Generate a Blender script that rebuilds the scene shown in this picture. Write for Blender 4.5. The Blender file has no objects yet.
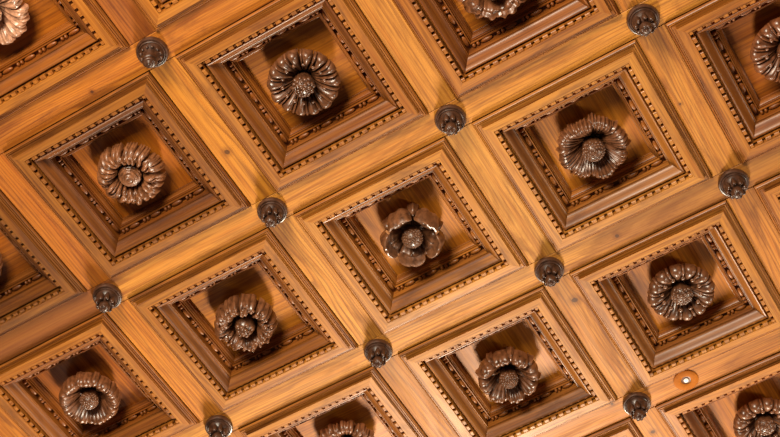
import bpy, bmesh, math, random
from mathutils import Vector, Matrix

# ------------------------------------------------------------------ camera, light, exposure
CZ = 7.8                                   # height of the beam faces above the floor
PI = math.pi
scn = bpy.context.scene
col = scn.collection

cam_d = bpy.data.cameras.new('camera'); cam = bpy.data.objects.new('camera', cam_d); col.objects.link(cam)
cam_d.sensor_width = 36.0; cam_d.lens = 36.0 * 1498.37 / 780.0; cam_d.clip_end = 100
RT = Vector((0.8582134964655155, 0.5132633541774384, 0.0055066998747255))
DN = Vector((-0.43058323518935093, 0.7257232668343732, -0.5365853310975967))
FW = Vector((-0.27940592702787614, 0.45813368052760617, 0.8438280978421627))
cm = Matrix((RT, -DN, -FW)).transposed().to_4x4()
cm.translation = Vector((3.52183564, -2.03063726, CZ - 6.20140299))
cam.matrix_world = cm
scn.camera = cam

scn.view_settings.view_transform = 'Standard'
scn.view_settings.look = 'None'
scn.view_settings.gamma = 1.0
scn.view_settings.use_curve_mapping = False
scn.view_settings.exposure = 0.10

world = bpy.data.worlds.new('world'); scn.world = world; world.use_nodes = True
bg = world.node_tree.nodes['Background']
bg.inputs[0].default_value = (1.0, 0.93, 0.84, 1); bg.inputs[1].default_value = 0.05

def window_light(name, loc, target, w, h, power, colr):
    d = bpy.data.lights.new(name, 'AREA'); d.shape = 'RECTANGLE'; d.size = w; d.size_y = h
    d.energy = power; d.color = colr
    o = bpy.data.objects.new(name, d); col.objects.link(o)
    o.location = loc
    o.rotation_euler = (Vector(target) - Vector(loc)).to_track_quat('-Z', 'Y').to_euler()
    return o

MID = Vector((1.6, 1.7, CZ))
AH = Vector((-0.521, 0.854, 0)); SD = Vector((0.854, 0.521, 0))
DAY = (1.0, 0.89, 0.70)
# daylight through the windows of the wall ahead of the viewer, and weaker ones behind and to the right
for s, pw in ((-4.2, 40), (0.8, 1120), (6.0, 150)):
    window_light('daylight_window_ahead', MID + AH * 6.6 + SD * s + Vector((0, 0, -4.1)), MID, 1.3, 1.8, pw, DAY)
window_light('daylight_window_behind', MID + Vector((0.6, -6.6, -3.2)), MID + Vector((.8, 0, 0)), 2.8, 1.8, 800, DAY)
window_light('daylight_window_side', Vector((7.6, 5.8, CZ - 3.8)), MID + Vector((-1, 0, 0)), 1.4, 1.8, 230, DAY)

# ------------------------------------------------------------------ helpers
def lin(r, g, b):
    f = lambda c: c / 12.92 if c <= 0.04045 else ((c + 0.055) / 1.055) ** 2.4
    return (f(r / 255), f(g / 255), f(b / 255), 1)

def mesh_obj(name, verts, faces, mat, parent=None, uvs=None, angle=35, loc=(0, 0, 0)):
    me = bpy.data.meshes.new(name)
    me.from_pydata(verts, [], faces)
    if uvs is not None:
        lay = me.uv_layers.new(name='UVMap')
        for li, uv in enumerate(uvs): lay.data[li].uv = uv
    bm = bmesh.new(); bm.from_mesh(me)
    bmesh.ops.recalc_face_normals(bm, faces=bm.faces); bm.to_mesh(me); bm.free()
    for p in me.polygons: p.use_smooth = True
    me.set_sharp_from_angle(angle=math.radians(angle))
    me.materials.append(mat)
    o = bpy.data.objects.new(name, me); col.objects.link(o); o.location = loc
    if parent: o.parent = parent
    return o

class MB:
    """collects shapes for one mesh"""
    def __init__(s): s.v = []; s.f = []; s.u = []
    def face(s, pts, uv):
        n = len(s.v); s.v += [tuple(p) for p in pts]; s.f.append(tuple(range(n, n + len(pts)))); s.u += uv
    def grid(s, rows, uvf=None, closed=False):
        """rows: list of lists of points (welded grid)"""
        n0 = len(s.v); nr = len(rows); nc = len(rows[0])
        for r in rows: s.v += [tuple(p) for p in r]
        for i in range(nr - 1):
            for j in range(nc if closed else nc - 1):
                j2 = (j + 1) % nc
                s.f.append((n0 + i * nc + j, n0 + i * nc + j2, n0 + (i + 1) * nc + j2, n0 + (i + 1) * nc + j))
                for (a, b) in ((i, j), (i, j + 1), (i + 1, j + 1), (i + 1, j)):
                    s.u.append(uvf(a, b) if uvf else (b * .02, a * .02))
    def poly(s, idx, uv=(0, 0)):
        s.f.append(tuple(idx)); s.u += [uv] * len(idx)
    def box(s, c, sz, rot=0.0, seed=0.0, bev=0.0015):
        x, y, z = [q / 2 for q in sz]
        ca, sa = math.cos(rot), math.sin(rot)
        def P(px, py, pz): return (c[0] + px * ca - py * sa, c[1] + px * sa + py * ca, c[2] + pz)
        b = bev
        lo = [(-x + b, -y + b, -z), (x - b, -y + b, -z), (x - b, y - b, -z), (-x + b, y - b, -z)]
        md = [(-x, -y, -z + b), (x, -y, -z + b), (x, y, -z + b), (-x, y, -z + b)]
        tp = [(-x, -y, z), (x, -y, z), (x, y, z), (-x, y, z)]
        n = len(s.v); s.v += [P(*q) for q in lo + md + tp]
        for q in ((0, 1, 2, 3),): s.f.append(tuple(n + i for i in q)); s.u += [(seed + lo[i][0], seed * .37 + lo[i][1]) for i in q]
        for r in (0, 4):
            for i in range(4):
                q = (r + i, r + (i + 1) % 4, r + 4 + (i + 1) % 4, r + 4 + i)
                s.f.append(tuple(n + k for k in q)); s.u += [(seed + s.v[n + k][0] - c[0], seed * .37 + s.v[n + k][1] - c[1] + s.v[n + k][2] - c[2]) for k in q]
        s.f.append((n + 11, n + 10, n + 9, n + 8)); s.u += [(seed, 0)] * 4
    def ball(s, c, r, nu=8, nv=6, sc=(1, 1, 1), rot=0.0):
        ca, sa = math.cos(rot), math.sin(rot)
        rows = []
        for i in range(nv + 1):
            t = PI * i / nv; t = max(.02, min(PI - .02, t))
            row = []
            for j in range(nu):
                p = 2 * PI * j / nu
                x, y, z = r * sc[0] * math.sin(t) * math.cos(p), r * sc[1] * math.sin(t) * math.sin(p), r * sc[2] * math.cos(t)
                row.append((c[0] + x * ca - y * sa, c[1] + x * sa + y * ca, c[2] + z))
            rows.append(row)
        s.grid(rows, closed=True)
    def lathe(s, prof, n=40, c=(0, 0, 0)):
        """prof: (radius, depth below c)"""
        rows = [[(c[0] + max(r, .0004) * math.cos(2 * PI * j / n), c[1] + max(r, .0004) * math.sin(2 * PI * j / n), c[2] - h) for j in range(n)] for r, h in prof]
        s.grid(rows, closed=True, uvf=lambda a, b: (b * 2 * PI * .06 / n, a * .006))
    def build(s, name, mat, parent=None, angle=35, loc=(0, 0, 0)):
        return mesh_obj(name, s.v, s.f, mat, parent, s.u, angle, loc)

def thing(name, label, cat, loc=(0, 0, 0), group=None, rz=0.0):
    o = bpy.data.objects.new(name, None); col.objects.link(o)
    o.empty_display_size = .05; o.location = loc; o.rotation_euler = (0, 0, rz)
    tag(o, label, cat, group)
    return o
def tag(o, label, cat, group=None):
    o['label'] = label; o['category'] = cat
    if group: o['group'] = group

# ------------------------------------------------------------------ materials
class NT:
    def __init__(s, m): s.t = m.node_tree; s.n = s.t.nodes; s.l = s.t.links
    def new(s, kind, **kw):
        n = s.n.new(kind)
        for k, v in kw.items(): setattr(n, k, v)
        return n
    def put(s, sock, v):
        if hasattr(v, 'is_linked') or hasattr(v, 'links'): s.l.new(v, sock)
        else: sock.default_value = v
    def math(s, op, a, b=0.0, c=0.0):
        n = s.new('ShaderNodeMath', operation=op)
        s.put(n.inputs[0], a); s.put(n.inputs[1], b); s.put(n.inputs[2], c)
        return n.outputs[0]
    def xyz(s, x, y, z):
        n = s.new('ShaderNodeCombineXYZ'); s.put(n.inputs[0], x); s.put(n.inputs[1], y); s.put(n.inputs[2], z); return n.outputs[0]
    def noise(s, vec, scale=1.0, detail=3.0, rough=.5, dist=0.0):
        n = s.new('ShaderNodeTexNoise'); s.put(n.inputs['Vector'], vec)
        n.inputs['Scale'].default_value = scale; n.inputs['Detail'].default_value = detail
        n.inputs['Roughness'].default_value = rough; n.inputs['Distortion'].default_value = dist
        return n.outputs[0]
    def ramp(s, fac, lo, hi, a=0.0, b=1.0):
        n = s.new('ShaderNodeMapRange', interpolation_type='SMOOTHSTEP')
        s.put(n.inputs[0], fac); s.put(n.inputs[1], lo); s.put(n.inputs[2], hi); s.put(n.inputs[3], a); s.put(n.inputs[4], b)
        return n.outputs[0]
    def mix(s, fac, a, b, mode='MIX'):
        n = s.new('ShaderNodeMix', data_type='RGBA', blend_type=mode)
        s.put(n.inputs[0], fac); s.put(n.inputs[6], a); s.put(n.inputs[7], b)
        return n.outputs[2]

def wood(name, light, mid, dark, rough=.46, coat=.10, knots=True, ring=.45, bump=.12):
    m = bpy.data.materials.new(name); m.use_nodes = True
    k = NT(m); bs = k.n['Principled BSDF']
    uv = k.new('ShaderNodeUVMap').outputs[0]
    sp = k.new('ShaderNodeSeparateXYZ'); k.l.new(uv, sp.inputs[0]); u, v = sp.outputs[0], sp.outputs[1]
    oi = k.new('ShaderNodeObjectInfo'); rnd = k.math('MULTIPLY', oi.outputs['Random'], 61.0)
    A = k.noise(k.xyz(k.math('MULTIPLY', u, .55), k.math('MULTIPLY', v, 6.0), rnd), 1.0, 2.0, .5, .25)
    B = k.noise(k.xyz(k.math('MULTIPLY', u, 1.2), k.math('MULTIPLY', v, 42.0), rnd), 1.0, 4.0, .62, .2)
    F = k.noise(k.xyz(k.math('MULTIPLY', u, 3.2), k.math('MULTIPLY', v, 95.0), rnd), 1.0, 2.0, .65)
    t = k.math('ADD', k.math('MULTIPLY', A, 11.0), k.math('MULTIPLY', v, 46.0))
    fr = k.math('FRACT', t)
    late = k.math('MULTIPLY', k.ramp(fr, .45, .90), k.ramp(fr, .90, 1.0, 1.0, 0.0))
    c = k.mix(k.ramp(B, .26, .62), mid, light)
    c = k.mix(k.math('MULTIPLY', late, k.ramp(A, .3, .7, ring * .35, ring)), c, dark)
    c = k.mix(k.ramp(F, .30, .56, .44, 0.0), c, dark)
    # broad darker patches of old varnish
    P = k.noise(k.xyz(k.math('MULTIPLY', u, 1.9), k.math('MULTIPLY', v, 8.0), k.math('ADD', rnd, 11.3)), 1.0, 5.0, .66, .6)
    c = k.mix(k.ramp(P, .48, .70, 0.0, .55), c, dark)
    if knots:
        at = k.new('ShaderNodeAttribute', attribute_type='OBJECT', attribute_name='knot')   # x, y, radius of this board's knot
        ks = k.new('ShaderNodeSeparateXYZ'); k.l.new(at.outputs['Vector'], ks.inputs[0])
        po = k.new('ShaderNodeSeparateXYZ'); tco = k.new('ShaderNodeTexCoord').outputs['Object']; k.l.new(tco, po.inputs[0])
        dx = k.math('SUBTRACT', po.outputs[0], ks.outputs[0]); dy = k.math('SUBTRACT', po.outputs[1], ks.outputs[1])
        dd = k.math('SQRT', k.math('ADD', k.math('MULTIPLY', dx, dx), k.math('MULTIPLY', dy, dy)))
        dd = k.math('DIVIDE', k.math('ADD', dd, k.math('MULTIPLY', k.math('SUBTRACT', k.noise(tco, 45.0, 3.0), .5), .012)), ks.outputs[2])
        st = k.new('ShaderNodeAttribute', attribute_type='OBJECT', attribute_name='dark_end')  # where a board turns darker, over what length, how much
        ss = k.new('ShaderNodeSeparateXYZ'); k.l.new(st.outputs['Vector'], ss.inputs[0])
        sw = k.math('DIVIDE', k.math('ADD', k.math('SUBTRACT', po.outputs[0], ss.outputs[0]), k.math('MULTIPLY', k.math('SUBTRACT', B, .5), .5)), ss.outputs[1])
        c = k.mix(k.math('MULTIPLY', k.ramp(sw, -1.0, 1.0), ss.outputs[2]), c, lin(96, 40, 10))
        kcol = (dark[0] * .55, dark[1] * .8, dark[2] * 2.2, 1)
        c = k.mix(k.ramp(dd, .9, 3.2, .40, 0.0), c, dark)
        c = k.mix(k.ramp(dd, .75, 1.05, .80, 0.0), c, kcol)
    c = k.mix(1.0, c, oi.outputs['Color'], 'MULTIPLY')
    k.l.new(c, bs.inputs['Base Color'])
    k.l.new(k.ramp(P, .3, .7, rough - .07, rough + .1), bs.inputs['Roughness'])
    bs.inputs['Coat Weight'].default_value = coat; bs.inputs['Coat Roughness'].default_value = .25; bs.inputs['Specular IOR Level'].default_value = .30
    bp = k.new('ShaderNodeBump'); bp.inputs['Strength'].default_value = bump; bp.inputs['Distance'].default_value = .002
    k.l.new(F, bp.inputs['Height']); k.l.new(bp.outputs[0], bs.inputs['Normal'])
    return m

def carved(name, light, dark, rough=.40, coat=.15):
    """dark stained carved wood, worn paler in patches"""
    m = bpy.data.materials.new(name); m.use_nodes = True
    k = NT(m); bs = k.n['Principled BSDF']
    tc = k.new('ShaderNodeTexCoord').outputs['Object']
    oi = k.new('ShaderNodeObjectInfo')
    ad = k.new('ShaderNodeVectorMath', operation='ADD'); k.l.new(tc, ad.inputs[0])
    k.l.new(k.xyz(k.math('MULTIPLY', oi.outputs['Random'], 31.0), 0.0, 0.0), ad.inputs[1])
    n1 = k.noise(ad.outputs[0], 38.0, 4.0, .6, .4)
    n2 = k.noise(ad.outputs[0], 160.0, 2.0, .6)
    c = k.mix(k.ramp(n1, .18, .72), dark, light)
    c = k.mix(k.ramp(n2, .3, .8, .25, 0.0), c, dark)
    ge = k.new('ShaderNodeNewGeometry')      # raised edges paler: their highlights put into the colour
    c = k.mix(k.ramp(ge.outputs['Pointiness'], .515, .62, 0.0, .35), c, (light[0] * 1.9, light[1] * 2.0, light[2] * 2.1, 1))
    c = k.mix(1.0, c, oi.outputs['Color'], 'MULTIPLY')
    k.l.new(c, bs.inputs['Base Color'])
    k.l.new(k.ramp(n1, .3, .7, rough - .06, rough + .12), bs.inputs['Roughness'])
    bs.inputs['Coat Weight'].default_value = coat; bs.inputs['Coat Roughness'].default_value = .25
    bp = k.new('ShaderNodeBump'); bp.inputs['Strength'].default_value = .2; bp.inputs['Distance'].default_value = .002
    k.l.new(n2, bp.inputs['Height']); k.l.new(bp.outputs[0], bs.inputs['Normal'])
    return m

M_plank = wood('varnished_pine', lin(186, 118, 46), lin(170, 98, 30), lin(92, 40, 8), ring=.52, rough=.56, coat=0.0)
M_frame = wood('varnished_moulding_pine', lin(182, 116, 48), lin(150, 84, 26), lin(78, 34, 8), knots=False, ring=.3, coat=.14)
M_panel = wood('varnished_panel_pine', lin(184, 112, 34), lin(150, 80, 14), lin(84, 34, 4), knots=False, ring=.3)
M_carve = carved('stained_carved_wood', lin(124, 78, 48), lin(44, 24, 14), .33, .3)
M_boss = carved('dark_stained_turned_wood', lin(80, 47, 29), lin(32, 17, 10), .36)
M_slab = wood('ceiling_boarding', lin(150, 96, 48), lin(130, 78, 36), lin(80, 42, 18))

def simple(name, c, rough, emit=0.0, coat=0.0, spec=.5):
    m = bpy.data.materials.new(name); m.use_nodes = True
    k = NT(m); bs = k.n['Principled BSDF']
    n = k.noise(k.new('ShaderNodeTexCoord').outputs['Object'], 60.0, 3.0)
    k.l.new(k.mix(k.ramp(n, .3, .7), (c[0] * .85, c[1] * .85, c[2] * .85, 1), c), bs.inputs['Base Color'])
    bs.inputs['Roughness'].default_value = rough; bs.inputs['Coat Weight'].default_value = coat; bs.inputs['Specular IOR Level'].default_value = spec
    if emit:
        bs.inputs['Emission Color'].default_value = (1, .93, .82, 1); bs.inputs['Emission Strength'].default_value = emit
    return m
M_amber = simple('amber_lacquered_ring', lin(164, 90, 16), .7, spec=.12)
M_well = simple('dark_amber_reflector', lin(96, 48, 12), .45)
M_lamp = simple('frosted_lamp_glass', lin(250, 240, 225), .25, emit=.35)

# ------------------------------------------------------------------ structure
b = MB(); x0, x1, y0, y1 = -6, 9, -6, 9
b.box(((x0 + x1) / 2, (y0 + y1) / 2, .24), (x1 - x0, y1 - y0, .1))
ceil = b.build('ceiling', M_slab, loc=(0, 0, CZ)); ceil['kind'] = 'structure'

# ------------------------------------------------------------------ beams
HB = .0728
rng = random.Random(4)
def plank(name, along, x0, x1, y0, y1, seed):
    """a board hanging with its lower face at z=0, slightly eased edges"""
    b = MB(); e = .0025; n = 24
    L = (x1 - x0) if along == 'X' else (y1 - y0); W = (y1 - y0) if along == 'X' else (x1 - x0)
    prof = [(-W / 2, .16), (-W / 2, e), (-W / 2 + e, 0), (W / 2 - e, 0), (W / 2, e), (W / 2, .16)]
    rows = []
    cx, cy = (x0 + x1) / 2, (y0 + y1) / 2
    for i in range(n + 1):
        t = -L / 2 + L * i / n
        rows.append([((t, a, z) if along == 'X' else (-a, t, z)) for a, z in prof])
    vv = [0, .16, .163, W + .16, W + .163, W + .32]
    b.grid(rows, uvf=lambda i, j: (seed + L * i / n, seed * 1.7 + vv[j]))
    m = len(prof)
    b.poly(list(range(m))); b.poly(list(reversed(range(n * m, n * m + m))))
    return b.build(name, M_plank, loc=(cx, cy, CZ)), None

DARK_END = {0: (-.75, -.25, .40), 1: (-1.45, -.10, .72), 2: (.80, .12, .42), 3: (9.0, 1.0, 0.0)}  # one end of a beam darker: where, over what length, how much
KNOT = {'b0': (-.367, .028, .008), 'b2': (.88, -.004, .011), 'b3': (-.616, -.058, .008), (1, 0): (-.008, .116, .014), (2, 2): (.024, -.264, .017),
        (3, 1): (-.041, -.016, .006), (2, 3): (-.013, -.271, .013)}
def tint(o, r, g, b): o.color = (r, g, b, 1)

BEAMS = {0: 'topmost long pine beam, crossing the upper left through the boss with a bead ring',
         1: 'long pine beam rising from the left edge to the upper right, four bosses on it',
         2: 'long pine beam crossing below the five-petalled rosette, from the bottom left to the right edge',
         3: 'lowest long ceiling beam, holding the round amber lamp in the lower right corner'}
BX = {0: (-3.2, 5.2), 1: (-3.2, 6.2), 2: (-3.2, 6.2), 3: (-1.2, 6.2)}
BT = {0: (.92, .80, .50), 1: (1.06, 1.13, .98), 2: (1.04, 1.15, 1.06), 3: (.96, .95, .78)}  # wood tone plus light falloff put into each beam's tint
for j in range(4):
    o, _ = plank('timber_beam', 'X', BX[j][0], BX[j][1], j - HB, j + HB, 3.1 + j * 7.7)
    tag(o, BEAMS[j], 'beam', 'long ceiling beams'); tint(o, *BT[j]); o['knot'] = KNOT.get('b%d' % j, (9.0, 9.0, .01)); o['dark_end'] = DARK_END[j]; o['kind'] = 'thing'
CROSS = {  # board tints too hold part of the falloff, paler in the middle
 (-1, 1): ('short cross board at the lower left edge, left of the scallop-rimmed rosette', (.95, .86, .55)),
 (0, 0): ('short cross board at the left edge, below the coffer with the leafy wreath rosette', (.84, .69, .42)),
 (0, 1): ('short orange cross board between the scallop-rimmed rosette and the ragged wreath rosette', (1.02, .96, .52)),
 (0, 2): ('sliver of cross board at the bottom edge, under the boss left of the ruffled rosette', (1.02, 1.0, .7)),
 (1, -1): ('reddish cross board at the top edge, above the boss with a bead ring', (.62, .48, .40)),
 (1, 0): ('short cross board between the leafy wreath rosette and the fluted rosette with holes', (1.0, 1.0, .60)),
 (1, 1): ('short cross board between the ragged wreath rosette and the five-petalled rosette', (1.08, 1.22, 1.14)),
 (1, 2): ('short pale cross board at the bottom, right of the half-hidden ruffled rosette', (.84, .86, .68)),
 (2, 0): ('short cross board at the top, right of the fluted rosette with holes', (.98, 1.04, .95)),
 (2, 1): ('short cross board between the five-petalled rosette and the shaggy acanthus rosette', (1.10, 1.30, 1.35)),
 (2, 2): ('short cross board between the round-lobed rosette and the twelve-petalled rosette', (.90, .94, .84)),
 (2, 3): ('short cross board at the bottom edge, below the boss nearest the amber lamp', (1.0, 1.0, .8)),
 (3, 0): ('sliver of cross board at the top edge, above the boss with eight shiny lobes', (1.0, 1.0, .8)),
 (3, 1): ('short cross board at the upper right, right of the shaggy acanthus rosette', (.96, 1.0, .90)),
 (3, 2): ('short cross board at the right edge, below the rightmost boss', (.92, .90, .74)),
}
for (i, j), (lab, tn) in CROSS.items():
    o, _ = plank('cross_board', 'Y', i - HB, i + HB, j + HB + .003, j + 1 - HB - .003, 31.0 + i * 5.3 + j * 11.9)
    tag(o, lab, 'board', 'short cross boards'); tint(o, *tn); o['knot'] = KNOT.get((i, j), (9.0, 9.0, .01)); o['dark_end'] = (9.0, 1.0, 0.0)

# ------------------------------------------------------------------ coffer mouldings
def ring(b, prof, seed, closed=True):
    """sweep (a, z) round a square, mitred at the corners"""
    pr = list(prof) + ([prof[0]] if closed else [])
    arc = [0]
    for p, q in zip(pr, pr[1:]): arc.append(arc[-1] + math.hypot(q[0] - p[0], q[1] - p[1]))
    for k in range(4):
        ca, sa = round(math.cos(k * PI / 2)), round(math.sin(k * PI / 2))
        n = 4
        rows = []
        for i in range(n + 1):
            f = -1 + 2 * i / n
            rows.append([(a * ca - a * f * sa, a * sa + a * f * ca, z) for a, z in pr])
        b.grid(rows, uvf=lambda i, j, k=k: (seed + k * 3.3 + (-1 + 2 * i / n) * pr[j][0], seed * 1.3 + k * .9 + arc[j]))

PS = [  # hollow riser, lip, rounded tread and undercut fillets between the boards and the flat strip
 (.4200, .05), (.4200, -.0050), (.4258, -.0050), (.4240, -.0105), (.4215, -.0150), (.4180, -.0180), (.4180, -.0120), (.4145, -.0120),
 (.4150, -.0205), (.4095, -.0206), (.4095, -.0150), (.4062, -.0150), (.4066, -.0235), (.4030, -.0240), (.3995, -.0238),
 (.3900, -.0238), (.3900, -.0305), (.3962, -.0305), (.3964, -.0335), (.3900, -.0336), (.3900, -.0100), (.3890, .05)]
PA = [(.3892, .05), (.3892, -.0368), (.3920, -.0370), (.3922, -.0400), (.3830, -.0403), (.3545, -.0416), (.3515, -.0415), (.3508, -.0395), (.3508, .05)]
PC = [  # swelling and hollow of the cove, lit fillet at its inner lip
 (.3245, .02), (.3245, -.0140), (.3232, -.0180), (.3205, -.0198), (.3170, -.0192), (.3130, -.0162), (.3085, -.0110), (.3040, -.0042),
 (.2995, .0040), (.2945, .0130), (.2895, .0208), (.2845, .0265), (.2800, .0295), (.2782, .0300), (.2782, .0345), (.2762, .0345), (.2762, .0295), (.2722, .0300),
 (.2714, .0320), (.2714, .07), (.3, .07)]
PBb = [(.2713, .10), (.2713, .0580), (.2700, .0570), (.2692, .0600), (.2692, .0780), (.2460, .0820), (.2460, .10)]
PI_ = [(.2458, .11), (.2458, .0630), (.2440, .0610), (.2415, .0610), (.2405, .0635), (.2405, .0840), (.2372, .0840), (.2372, .0730), (.2340, .0725),
 (.2325, .0755), (.2325, .0800), (.2285, .0790), (.2255, .0825), (.2230, .0880), (.2212, .0930), (.2198, .0935), (.2198, .1090), (.2164, .1090), (.2150, .1100), (.2150, .1160), (.2458, .1160)]

def make_coffer_meshes():
    out = []
    b = MB(); ring(b, PS, 9.0); out.append(('stepped_moulding', b, M_frame, 28))
    b = MB(); ring(b, PA, 2.0); out.append(('outer_moulding', b, M_frame, 28))
    # dentils
    b = MB()
    ring(b, [(.3510, .03), (.3510, .0060), (.3395, .0060), (.3395, -.0230), (.3335, -.0230), (.3330, .0060), (.3240, .0060), (.3240, .03)], 20.0)
    N = 16; c0 = .3415; r = random.Random(7)
    for k in range(4):
        ca, sa = round(math.cos(k * PI / 2)), round(math.sin(k * PI / 2))
        for i in range(N):
            f = -c0 + 2 * c0 * i / N
            a = c0
            w = .0270 if i else .0180
            b.box((a * ca - f * sa, a * sa + f * ca, -.0150 + r.uniform(-.0008, .0008)), (.0180, w + r.uniform(-.001, .001), .0480), k * PI / 2, seed=r.uniform(0, 50), bev=.0022)
    out.append(('dentil_course', b, M_frame, 40))
    b = MB(); ring(b, PC, 40.0); out.append(('cove_moulding', b, M_frame, 28))
    # bead and reel
    b = MB(); ring(b, PBb, 60.0)
    for k in range(4):
        ca, sa = round(math.cos(k * PI / 2)), round(math.sin(k * PI / 2))
        per = .1285; a = .2577; z = .0655
        for i in range(4):
            f0 = -.257 + per * i
            for (f, hl, rr) in ((f0 + .0385, .031, .0118), (f0 + .0835, .0092, .0128), (f0 + .1045, .0092, .0128)):
                sc = (1, hl / rr, 1)
                b.ball((a * ca - f * sa, a * sa + f * ca, z), rr, 10, 10 if hl > .02 else 6, sc, k * PI / 2)
    out.append(('bead_moulding', b, M_frame, 50))
    b = MB(); ring(b, PI_, 80.0); out.append(('inner_moulding', b, M_frame, 28))
    b = MB(); w = .2146
    b.grid([[(-w + 2 * w * i / 6, -w, .116), (-w + 2 * w * i / 6, w, .116)] for i in range(7)], uvf=lambda i, j: (2 * w * i / 6, 2 * w * j))
    b.grid([[(-w, -w, .136), (w, -w, .136)], [(-w, w, .136), (w, w, .136)]])
    for s in range(4):
        q = [(-w, -w), (w, -w), (w, w), (-w, w)]; p, r2 = q[s], q[(s + 1) % 4]
        b.face([(p[0], p[1], .116), (r2[0], r2[1], .116), (r2[0], r2[1], .136), (p[0], p[1], .136)], [(0, 0)] * 4)
    out.append(('back_panel', b, M_panel, 30))
    return out

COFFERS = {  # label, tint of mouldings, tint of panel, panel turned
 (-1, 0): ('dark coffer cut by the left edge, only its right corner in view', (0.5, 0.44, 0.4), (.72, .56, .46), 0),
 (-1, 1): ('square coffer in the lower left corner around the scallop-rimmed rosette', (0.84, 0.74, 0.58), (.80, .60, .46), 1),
 (0, -1): ('square coffer in the upper left corner around the pale rosette', (0.84, 0.72, 0.56), (.90, .70, .54), 0),
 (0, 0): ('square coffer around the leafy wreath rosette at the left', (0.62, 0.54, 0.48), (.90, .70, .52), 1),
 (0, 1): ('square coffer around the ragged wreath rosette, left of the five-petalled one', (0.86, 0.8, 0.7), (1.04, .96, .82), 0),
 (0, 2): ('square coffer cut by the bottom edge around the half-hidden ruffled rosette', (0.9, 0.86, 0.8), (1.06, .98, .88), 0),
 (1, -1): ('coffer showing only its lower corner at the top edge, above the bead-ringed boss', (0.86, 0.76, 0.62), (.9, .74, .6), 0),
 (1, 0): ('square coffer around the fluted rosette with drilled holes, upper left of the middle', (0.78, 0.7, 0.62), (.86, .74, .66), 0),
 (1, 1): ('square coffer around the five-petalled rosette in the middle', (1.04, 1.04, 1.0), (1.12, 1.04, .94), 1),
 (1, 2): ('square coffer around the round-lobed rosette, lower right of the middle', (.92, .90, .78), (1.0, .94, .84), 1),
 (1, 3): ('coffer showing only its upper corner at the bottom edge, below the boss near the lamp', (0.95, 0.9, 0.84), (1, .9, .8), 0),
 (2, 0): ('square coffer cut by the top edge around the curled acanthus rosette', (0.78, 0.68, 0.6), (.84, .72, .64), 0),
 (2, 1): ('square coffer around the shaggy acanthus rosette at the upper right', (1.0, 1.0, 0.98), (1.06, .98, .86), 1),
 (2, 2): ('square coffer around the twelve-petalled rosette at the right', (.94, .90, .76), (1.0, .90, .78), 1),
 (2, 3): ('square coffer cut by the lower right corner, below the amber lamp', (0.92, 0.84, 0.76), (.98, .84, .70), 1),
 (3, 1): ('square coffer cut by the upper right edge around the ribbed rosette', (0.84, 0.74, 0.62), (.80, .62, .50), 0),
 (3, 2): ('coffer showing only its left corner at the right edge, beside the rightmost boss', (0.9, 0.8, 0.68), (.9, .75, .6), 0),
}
first = None
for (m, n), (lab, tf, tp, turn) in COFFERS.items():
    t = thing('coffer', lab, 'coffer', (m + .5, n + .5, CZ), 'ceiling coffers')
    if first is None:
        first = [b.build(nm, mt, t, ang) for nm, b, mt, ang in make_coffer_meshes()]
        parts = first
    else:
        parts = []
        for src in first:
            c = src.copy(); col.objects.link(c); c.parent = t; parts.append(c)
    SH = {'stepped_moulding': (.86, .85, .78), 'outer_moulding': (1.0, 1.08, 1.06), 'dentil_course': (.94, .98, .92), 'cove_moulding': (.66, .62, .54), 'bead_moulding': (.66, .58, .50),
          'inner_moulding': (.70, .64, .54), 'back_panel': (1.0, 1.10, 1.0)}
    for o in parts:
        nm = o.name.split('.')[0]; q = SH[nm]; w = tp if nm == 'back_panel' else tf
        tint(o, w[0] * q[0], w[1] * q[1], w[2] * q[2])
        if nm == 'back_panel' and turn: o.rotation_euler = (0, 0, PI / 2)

# ------------------------------------------------------------------ rosettes
UPV = Vector((0.521, -0.854, 0)); RTV = Vector((0.854, 0.521, 0))
def world_angle(deg_cw_from_up):
    a = math.radians(deg_cw_from_up); d = RTV * math.sin(a) + UPV * math.cos(a)
    return math.atan2(d.y, d.x)

def interp(tab, t):
    """smooth interpolation through (t, value...) rows"""
    n = len(tab)
    for i in range(n - 1):
        if t <= tab[i + 1][0] or i == n - 2:
            p0, p1, p2, p3 = tab[max(i - 1, 0)], tab[i], tab[i + 1], tab[min(i + 2, n - 1)]
            f = (t - p1[0]) / (p2[0] - p1[0])
            out = []
            for c in range(1, len(p1)):
                m1 = (p2[c] - p0[c]) / (p2[0] - p0[0]) * (p2[0] - p1[0]); m2 = (p3[c] - p1[c]) / (p3[0] - p1[0]) * (p2[0] - p1[0])
                f2, f3 = f * f, f ** 3
                out.append((2 * f3 - 3 * f2 + 1) * p1[c] + (f3 - 2 * f2 + f) * m1 + (-2 * f3 + 3 * f2) * p2[c] + (f3 - f2) * m2)
            return out

# radial profiles: (t, radius, depth below the panel)
ROLLED = [(0, .034, .030), (.2, .060, .050), (.4, .084, .080), (.55, .106, .105), (.68, .126, .119), (.80, .146, .118), (.90, .160, .100), (1, .165, .066)]
ARCHED = [(0, .034, .030), (.2, .062, .058), (.4, .092, .088), (.58, .118, .107), (.74, .140, .112), (.88, .158, .101), (1, .168, .075)]
FLARED = [(0, .034, .036), (.2, .062, .068), (.45, .100, .094), (.7, .134, .107), (.88, .158, .104), (1, .170, .082)]
WREATH = [(0, .066, .020), (.18, .074, .066), (.36, .089, .102), (.55, .110, .119), (.72, .132, .117), (.88, .156, .094), (1, .167, .054)]

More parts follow.
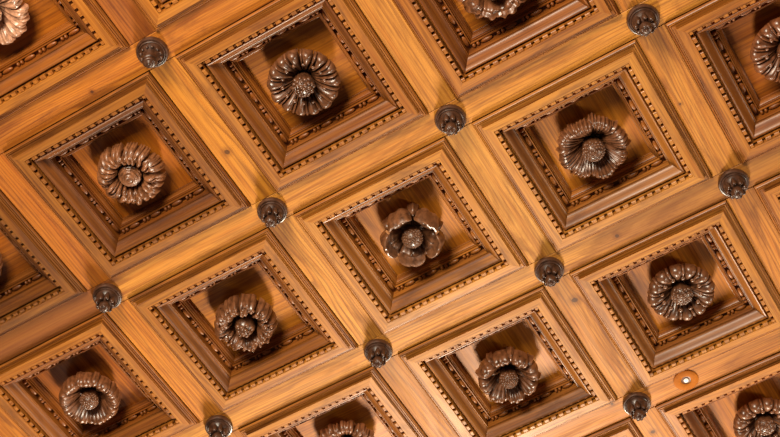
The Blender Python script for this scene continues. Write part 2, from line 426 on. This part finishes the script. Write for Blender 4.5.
def petal_mesh(prof, half, ribs=3, rib_h=.005, lobes=3, lobe_d=.008, edge=.014, tipround=.35, cusp=0.0, twist=0.0, notch=0.0, fold=0.0,
               scale=1.0, lift=0.0, nt=16, ns=15, th=.013, narrow=.0, wob=None, groove=0.0):
    """one carved petal pointing along +X, a closed solid"""
    top = []; bot = []
    for i in range(nt):
        t = i / (nt - 1); r0, h0 = interp(prof, t)
        ra, rb = [], []
        for j in range(ns):
            s = -1 + 2 * j / (ns - 1)
            w = half * (1 - narrow * (1 - t)) * (1 - tipround * .55 * max(0, (t - .55) / .45) ** 2.2)
            env = math.sin(PI * min(1, t * 1.05)) ** .6 if t < .95 else .55
            grow = max(0, (t - .45) / .55) ** 1.5
            lb = (.5 + .5 * math.cos(s * PI * lobes)) if lobes % 2 == 0 else (.5 - .5 * math.cos((s + 1) * PI * lobes))
            r = r0 - grow * (tipround * .045 * abs(s) ** 3 + lobe_d * (1 - abs(math.sin((s + 1) * PI * lobes / 2)))
                             + notch * math.exp(-(s / .22) ** 2)) + grow * cusp * math.exp(-(s / .3) ** 2)
            h = h0 - edge * (.45 * abs(s) ** 1.8 + 1.1 * abs(s) ** 6) * (.35 + .65 * env)
            h += rib_h * math.cos(PI * ribs * s) * env * (.4 + .6 * t)
            h -= groove * math.exp(-(s / .09) ** 2) * env
            if fold: h += fold * math.exp(-((t - .74) / .09) ** 2) - fold * .7 * math.exp(-((t - .60) / .07) ** 2)
            if wob: h += wob * math.sin(9 * t + 4 * s)
            a = s * w + twist * t * t
            r *= scale; h = max(h + lift, .003)
            ra.append((r * math.cos(a), r * math.sin(a), -h)); rb.append((r * .985 * math.cos(a * .97), r * .985 * math.sin(a * .97), -max(h - th, .001)))
        top.append(ra); bot.append(rb)
    b = MB()
    b.grid(top); b.grid(bot)
    N = nt * ns
    edge_i = [j for j in range(ns)] + [i * ns + ns - 1 for i in range(1, nt)] + [(nt - 1) * ns + j for j in range(ns - 2, -1, -1)] + [i * ns for i in range(nt - 2, 0, -1)]
    for p, q2 in zip(edge_i, edge_i[1:] + edge_i[:1]): b.poly((p, q2, N + q2, N + p))
    return b

def bud_mesh(kind, r=.052, h=.078):
    b = MB(); h += .010
    c = (0, 0, -h)
    if kind == 'spiral':
        rows = []; n = 48; m = 30
        for i in range(m):
            t = i / (m - 1); row = []
            for j in range(n):
                p = 2 * PI * j / n
                th = PI * .62 * (1 - t) + .01
                rr = r * (1 + .055 * math.sin(t * 34 + p * 1) + .03 * math.sin(p * 16 + t * 5) * (1 - t))
                row.append((rr * math.sin(th) * math.cos(p), rr * math.sin(th) * math.sin(p), -h - rr * math.cos(th) * .9))
            rows.append(row)
        b.grid(rows, closed=True)
        b.lathe([(r * .93, h - r * .34), (r * .6, .02)], 48)
        return b
    rows = []; nn = 40      # ovoid body with fine radial flutes on its sides
    for rr, hh in [(.55, .015), (.72, h - r * .75), (.90, h - r * .4), (.98, h), (.95, h + r * .3), (.84, h + r * .55), (.62, h + r * .78), (.34, h + r * .93), (.01, h + r * .98)]:
        if hh != .015 and hh > h: pass
        rows.append([(r * rr * (1 + .03 * math.cos(20 * 2 * PI * j / nn) * (rr > .3)) * math.cos(2 * PI * j / nn),
                      r * rr * (1 + .03 * math.cos(20 * 2 * PI * j / nn) * (rr > .3)) * math.sin(2 * PI * j / nn), -hh) for j in range(nn)])
    b.grid(rows, closed=True)
    if kind == 'berry':  N, br, z0 = 64, .0078, .20
    if kind == 'cone':   N, br, z0 = 84, .0068, .05
    if kind == 'coarse': N, br, z0 = 30, .0110, .30
    if kind == 'rose':   N, br, z0 = 10, .0150, .58
    for i in range(N):
        z = 1 - (i + .5) / N * (1 - z0); p = i * 2.39996
        q = math.sqrt(max(0, 1 - z * z))
        b.ball((r * .93 * q * math.cos(p), r * .93 * q * math.sin(p), -h - r * .93 * z), br, 7, 5, (1, 1, .8))
    return b

def place(src_mb, name, mat, parent, angles, jitter=0.0, seed=1, ang=45):
    r = random.Random(seed); o0 = None; res = []
    for a in angles:
        if o0 is None: o = src_mb.build(name, mat, parent, ang); o0 = o
        else:
            o = o0.copy(); col.objects.link(o); o.parent = parent
        o.rotation_euler = (0, 0, a + r.uniform(-jitter, jitter))
        sc = 1 + r.uniform(-jitter, jitter) * .5
        o.scale = (sc, sc, 1 + r.uniform(-jitter, jitter))
        res.append(o)
    return res

def even(n, start): return [start + 2 * PI * k / n for k in range(n)]

def base_disc(parent, r=.11, h=.03):
    b = MB(); b.lathe([(r * .9, 0), (r, .006), (r * .96, h * .7), (r * .5, h), (0, h)], 40)
    return b.build('base', M_carve, parent)

def drop_balls(parent, n, rad, h, br, start):
    b = MB(); b.ball((rad, 0, -h), br, 10, 8)
    return place(b, 'bead', M_carve, parent, even(n, start))

def make_rosette(cell, label, style, rot=0.0, dz=0.0, shift=(0, 0), scale=1.0, colr=(1, 1, 1)):
    m, n = cell
    t = thing('rosette', label, 'rosette', (m + .5 + shift[0], n + .5 + shift[1], CZ + .116), 'carved rosettes')
    t.scale = (scale, scale, scale + dz)
    a0 = world_angle(rot)
    base_disc(t)
    if style == 'five':
        pm = petal_mesh(ROLLED, math.radians(35.5), ribs=2, rib_h=.003, lobes=2, lobe_d=.010, edge=.020, tipround=.5, fold=.020, groove=.007, narrow=.15, nt=30, ns=25)
        place(pm, 'petal', M_carve, t, even(5, a0), .02)
        sm = petal_mesh(ARCHED, math.radians(13), ribs=1, lobes=1, lobe_d=0, edge=.02, tipround=.2, cusp=.012, lift=-.044, scale=.90)
        place(sm, 'sepal', M_carve, t, even(5, a0 + PI / 5))
        bud_mesh('cone', .053, .074).build('bud', M_carve, t, 50)
    elif style == 'fluted':
        pm = petal_mesh(FLARED, math.radians(11.4), ribs=1, rib_h=.007, lobes=1, lobe_d=0, edge=.016, tipround=.22, lift=-.002, ns=13)
        place(pm, 'petal', M_carve, t, even(14, a0), .03, 3)
        sm = petal_mesh(FLARED, math.radians(3.2), ribs=1, lobes=1, lobe_d=0, edge=.012, tipround=.2, lift=-.003, scale=.985, ns=7)
        place(sm, 'sepal', M_carve, t, even(14, a0 + PI / 14), .03, 5)
        drop_balls(t, 14, .100, .090, .0105, a0 + PI / 14 + .1)
        bud_mesh('coarse', .053, .084).build('bud', M_carve, t, 50)
    elif style == 'leafwreath':
        pm = petal_mesh(WREATH, math.radians(8.0), ribs=2, rib_h=.004, lobes=2, lobe_d=.006, edge=.016, tipround=.4, twist=.22, wob=.002, ns=13)
        place(pm, 'leaf', M_carve, t, even(28, a0), .07, 11)
        sm = petal_mesh(WREATH, math.radians(7.0), ribs=1, rib_h=.005, lobes=1, lobe_d=0, edge=.014, tipround=.7, twist=-.20, scale=.86, lift=.010, ns=9)
        place(sm, 'leaf', M_carve, t, even(22, a0 + .1), .10, 12)
        bud_mesh('spiral', .053, .074).build('bud', M_carve, t, 60)
    elif style == 'ragged':
        pm = petal_mesh(WREATH, math.radians(21), ribs=3, rib_h=.007, lobes=3, lobe_d=.011, edge=.022, tipround=.35, wob=.004, ns=25, nt=20)
        place(pm, 'leaf', M_carve, t, even(9, a0), .06, 21)
        sm = petal_mesh(WREATH, math.radians(11), ribs=2, rib_h=.006, lobes=3, lobe_d=.010, edge=.018, tipround=.6, scale=.90, lift=.008, twist=.3, wob=.006, ns=13)
        place(sm, 'leaf', M_carve, t, even(9, a0 + PI / 9), .10, 22)
        drop_balls(t, 9, .112, .122, .0115, a0 + PI / 9 + .12); drop_balls(t, 9, .140, .112, .010, a0 - .1); drop_balls(t, 9, .128, .118, .009, a0 + .22)
        bud_mesh('rose', .053, .074).build('bud', M_carve, t, 50)
    elif style == 'scallop':
        pm = petal_mesh(ROLLED, math.radians(19), ribs=3, rib_h=.0035, lobes=3, lobe_d=.006, edge=.014, tipround=.45, narrow=.1, ns=21)
        place(pm, 'petal', M_carve, t, even(9, a0), .03, 31)
        sm = petal_mesh(ROLLED, math.radians(10), ribs=2, rib_h=.003, lobes=2, lobe_d=.003, edge=.012, tipround=.4, lift=-.010, scale=.985, ns=11)
        place(sm, 'petal', M_carve, t, even(9, a0 + PI / 9), .03, 32)
        im = petal_mesh([(0, .03, .03), (.5, .07, .05), (.8, .092, .066), (1, .100, .066)], math.radians(21), ribs=3, rib_h=.003, lobes=3, lobe_d=.004, edge=.01, ns=15, lift=.004)
        place(im, 'inner_petal', M_carve, t, even(8, a0 + .2), .05, 33)
        bud_mesh('cone', .050, .072).build('bud', M_carve, t, 50)
    elif style == 'shaggy':
        pm = petal_mesh(ARCHED, math.radians(24), ribs=6, rib_h=.005, lobes=5, lobe_d=.010, edge=.024, tipround=.45, wob=.002, ns=41, nt=20)
        place(pm, 'leaf', M_carve, t, even(8, a0), .10, 41)
        sm = petal_mesh(ARCHED, math.radians(12), ribs=2, rib_h=.005, lobes=3, lobe_d=.012, edge=.014, tipround=.5, cusp=.008, lift=-.012, scale=1.0, ns=13)
        place(sm, 'leaf', M_carve, t, even(8, a0 + PI / 8), .08, 42)
        bud_mesh('berry', .054, .080).build('bud', M_carve, t, 50)
    elif style == 'twelve':
        pm = petal_mesh(ARCHED, math.radians(12.6), ribs=1, rib_h=.005, lobes=1, lobe_d=0, edge=.016, tipround=.28, narrow=.1, ns=13)
        place(pm, 'petal', M_carve, t, even(12, a0), .02, 51)
        sm = petal_mesh(ARCHED, math.radians(4), ribs=1, rib_h=.003, lobes=1, lobe_d=0, edge=.010, tipround=.3, lift=-.004, scale=.985, ns=9)
        place(sm, 'sepal', M_carve, t, even(12, a0 + PI / 12), .02, 52)
        drop_balls(t, 12, .096, .092, .0115, a0 + PI / 12)
        bud_mesh('coarse', .054, .078).build('bud', M_carve, t, 50)
    elif style == 'roundlobe':
        pm = petal_mesh(ROLLED, math.radians(22.5), ribs=3, rib_h=.0055, lobes=3, lobe_d=.005, edge=.020, tipround=.4, narrow=.1, ns=21, nt=20)
        place(pm, 'petal', M_carve, t, even(8, a0), .02, 61)
        sm = petal_mesh(ARCHED, math.radians(9), ribs=1, lobes=1, lobe_d=0, edge=.016, tipround=.2, cusp=.014, lift=-.018, scale=.97, ns=9)
        place(sm, 'sepal', M_carve, t, even(8, a0 + PI / 8), .03, 62)
        im = petal_mesh([(0, .03, .03), (.5, .064, .052), (.8, .088, .058), (1, .106, .050)], math.radians(15), ribs=1, rib_h=.003, lobes=1, lobe_d=0, edge=.012, tipround=1.0, ns=11, lift=.006)
        place(im, 'inner_leaf', M_carve, t, even(8, a0 + PI / 8), .05, 63)
        bud_mesh('berry', .050, .076).build('bud', M_carve, t, 50)
    elif style == 'ruffled':
        pm = petal_mesh(ARCHED, math.radians(11), ribs=2, rib_h=.006, lobes=2, lobe_d=.010, edge=.014, tipround=.5, ns=13)
        place(pm, 'petal', M_carve, t, even(16, a0), .06, 71)
        sm = petal_mesh(ARCHED, math.radians(7), ribs=1, lobes=1, lobe_d=0, edge=.010, tipround=.5, lift=-.010, scale=1.02, ns=9)
        place(sm, 'petal', M_carve, t, even(16, a0 + PI / 16), .06, 72)
        bud_mesh('berry', .052, .078).build('bud', M_carve, t, 50)
    elif style == 'curled':
        pm = petal_mesh(WREATH, math.radians(25), ribs=2, rib_h=.007, lobes=3, lobe_d=.016, edge=.024, tipround=.6, fold=.010, wob=.003, ns=25, nt=22, scale=1.03)
        place(pm, 'leaf', M_carve, t, even(8, a0), .05, 81)
        sm = petal_mesh(ARCHED, math.radians(10), ribs=2, lobes=1, lobe_d=0, edge=.014, tipround=.3, cusp=.010, lift=-.012, ns=11)
        place(sm, 'leaf', M_carve, t, even(8, a0 + PI / 8), .05, 82)
        bud_mesh('berry', .052, .078).build('bud', M_carve, t, 50)
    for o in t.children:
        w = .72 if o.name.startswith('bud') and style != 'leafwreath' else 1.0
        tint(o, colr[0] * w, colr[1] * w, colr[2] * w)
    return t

ROS = [
 ((1, 1), 'carved brown rosette of five broad folded petals in the middle coffer', 'five', 36, dict(dz=.10)),
 ((1, 0), 'carved round rosette of narrow fluted petals with drilled holes between them, coarse berry centre', 'fluted', 8, dict(dz=.18, colr=(.80, .74, .70))),
 ((0, 0), 'carved rosette like a wreath of small bunched leaves around a spiral centre', 'leafwreath', 0, dict(scale=1.02, dz=-.05, colr=(1.35, 1.28, 1.18))),
 ((0, 1), 'carved rosette of ragged leaves and small balls around a rosebud centre', 'ragged', 10, dict(dz=.22, shift=(-.012, .020), colr=(1.05, 1.0, .95))),
 ((-1, 1), 'carved rosette with a rolled scalloped rim around a cone centre, in the lower left coffer', 'scallop', 0, dict(dz=.18, shift=(-.005, .010), colr=(1.1, 1.0, .90))),
 ((2, 1), 'carved shaggy rosette of broad ribbed acanthus leaves around a round berry centre', 'shaggy', 15, dict(scale=1.03, dz=.15, colr=(.95, .88, .82))),
 ((2, 2), 'carved rosette of twelve rolled petals with balls between them, in the right coffer', 'twelve', 12, dict(scale=1.03, dz=-.08, colr=(.85, .80, .74))),
 ((1, 2), 'carved rosette of round rolled lobes with pointed tips between, lower right of the middle', 'roundlobe', 24, dict(dz=.25, shift=(-.008, .012), colr=(.95, .88, .80))),
 ((0, 2), 'carved ruffled rosette cut in half by the bottom edge', 'ruffled', 0, dict(dz=.1, colr=(1.1, 1.0, .92))),
 ((2, 3), 'carved rosette with rolled petals and balls, cut by the lower right corner', 'twelve', 0, dict(shift=(.02, .012), colr=(1.05, .95, .85))),
 ((3, 1), 'carved rosette of ribbed petals cut by the right edge, near the upper right corner', 'fluted', 0, dict(colr=(1.0, .84, .72))),
 ((2, 0), 'carved rosette of curled acanthus leaves cut by the top edge', 'curled', 0, dict(dz=.3, shift=(-.01, .02), colr=(1.1, 1.0, .9))),
 ((0, -1), 'pale fluted rosette cut by the upper left corner', 'ruffled', 0, dict(shift=(-.035, -.02), colr=(2.8, 3.6, 5.2))),  # pale sheen put into this rosette's colour
 ((-1, 0), 'carved rosette of which only the right rim shows at the left edge', 'scallop', 0, dict(colr=(1.1, 1.0, .95))),
]
for cell, lab, st, rot, kw in ROS: make_rosette(cell, lab, st, rot, **kw)

# ------------------------------------------------------------------ turned bosses at the beam crossings
def make_boss(ij, label, variant, rot):
    t = thing('ceiling_boss', label, 'boss', (ij[0], ij[1], CZ), 'turned bosses on the beams', rot)
    t.scale = (1, 1, 1.25)
    b = MB(); b.lathe([(.060, -.004), (.0735, 0), (.0755, .006), (.0750, .014), (.0715, .0195), (.0670, .0205), (.0645, .0185), (.0630, .0185), (.0615, .0225), (.0585, .0240), (.0560, .0225), (.050, .0215)], 48)
    b.build('base_ring', M_boss, t, 40)
    b = MB(); b.lathe([(.056, .018), (.0535, .026), (.0490, .0330), (.0420, .0400), (.0360, .0480), (.0330, .0560), (.0300, .062), (0, .064)], 40)
    b.build('cup', M_boss, t, 40)
    if variant == 'lobes':
        pm = petal_mesh([(0, .016, .052), (.3, .030, .066), (.6, .043, .072), (.85, .0505, .064), (1, .050, .048)], math.radians(20), ribs=1, rib_h=.002, lobes=1, lobe_d=0, edge=.010, tipround=.45, nt=10, ns=9, th=.016)
        place(pm, 'petal', M_boss, t, even(8, 0), .04, 3)
        bud = MB(); bud.lathe([(.020, .055), (.0265, .070), (.0290, .080), (.0270, .090), (.0200, .099), (.0100, .103), (0, .104)], 24)
        for i in range(6):
            a = i * PI / 3; bud.ball((.0175 * math.cos(a), .0175 * math.sin(a), -.093), .0095, 8, 6)
        bud.ball((0, 0, -.103), .0085, 8, 6)
        bud.build('bud', M_boss, t, 50)
    else:
        b = MB(); b.ball((.0465, 0, -.040), .0075, 10, 8)
        place(b, 'bead', M_boss, t, even(12, 0))
        rows = []; n = 36
        for i in range(22):
            f = i / 21; row = []
            for j in range(n):
                p = 2 * PI * j / n; th = 2.2 * (1 - f) + .01
                rr = .033 * (1 + .07 * math.sin(f * 24 + p))
                row.append((rr * math.sin(th) * math.cos(p), rr * math.sin(th) * math.sin(p), -.076 - rr * math.cos(th) * .95))
            rows.append(row)
        b = MB(); b.grid(rows, closed=True); b.build('bud', M_boss, t, 60)

BOSS = [
 ((1, 0), 'dark turned boss with a ring of small beads, in the upper left', 'beads', .2),
 ((1, 1), 'dark turned boss left of the coffer with the five-petalled rosette', 'lobes', .3),
 ((0, 1), 'dark turned boss above the scallop-rimmed rosette at the left', 'lobes', .1),
 ((1, 2), 'dark turned boss below the five-petalled rosette, left of the round-lobed one', 'lobes', .5),
 ((2, 1), 'dark turned boss between the fluted rosette and the shaggy acanthus rosette', 'lobes', .0),
 ((2, 2), 'dark turned boss right of the five-petalled rosette, in line with its coffer corner', 'lobes', .25),
 ((3, 1), 'dark turned boss near the top edge, with eight shiny lobes', 'lobes', .4),
 ((3, 2), 'rightmost dark turned boss, above the twelve-petalled rosette', 'lobes', .15),
 ((2, 3), 'dark turned boss in the lower right, next to the round amber lamp', 'lobes', .35),
 ((0, 2), 'dark turned boss cut by the bottom edge, below the ragged wreath rosette', 'lobes', .2),
]
for a in BOSS: make_boss(*a)

# ------------------------------------------------------------------ recessed lamp in the lowest beam
t = thing('recessed_lamp', 'round amber recessed lamp with a white bulb, set in the lowest beam', 'lamp', (2.2905, 2.9942, CZ))
b = MB(); b.lathe([(.064, -.003), (.0660, .0005), (.0652, .004), (.0610, .006), (.0420, .0062), (.0290, .0055), (.0260, .0035), (.0255, -.002)], 48); b.build('trim_ring', M_amber, t, 40)
b = MB(); b.lathe([(.0300, .0030), (.0250, .0016), (.0180, .0012), (0, .0010)], 36); rf = b.build('reflector', M_well, t, 40)
b = MB(); b.lathe([(.0120, .0008), (.0130, .0040), (.0105, .0080), (.0060, .0100), (0, .0106)], 28); b.build('bulb', M_lamp, rf, 50)
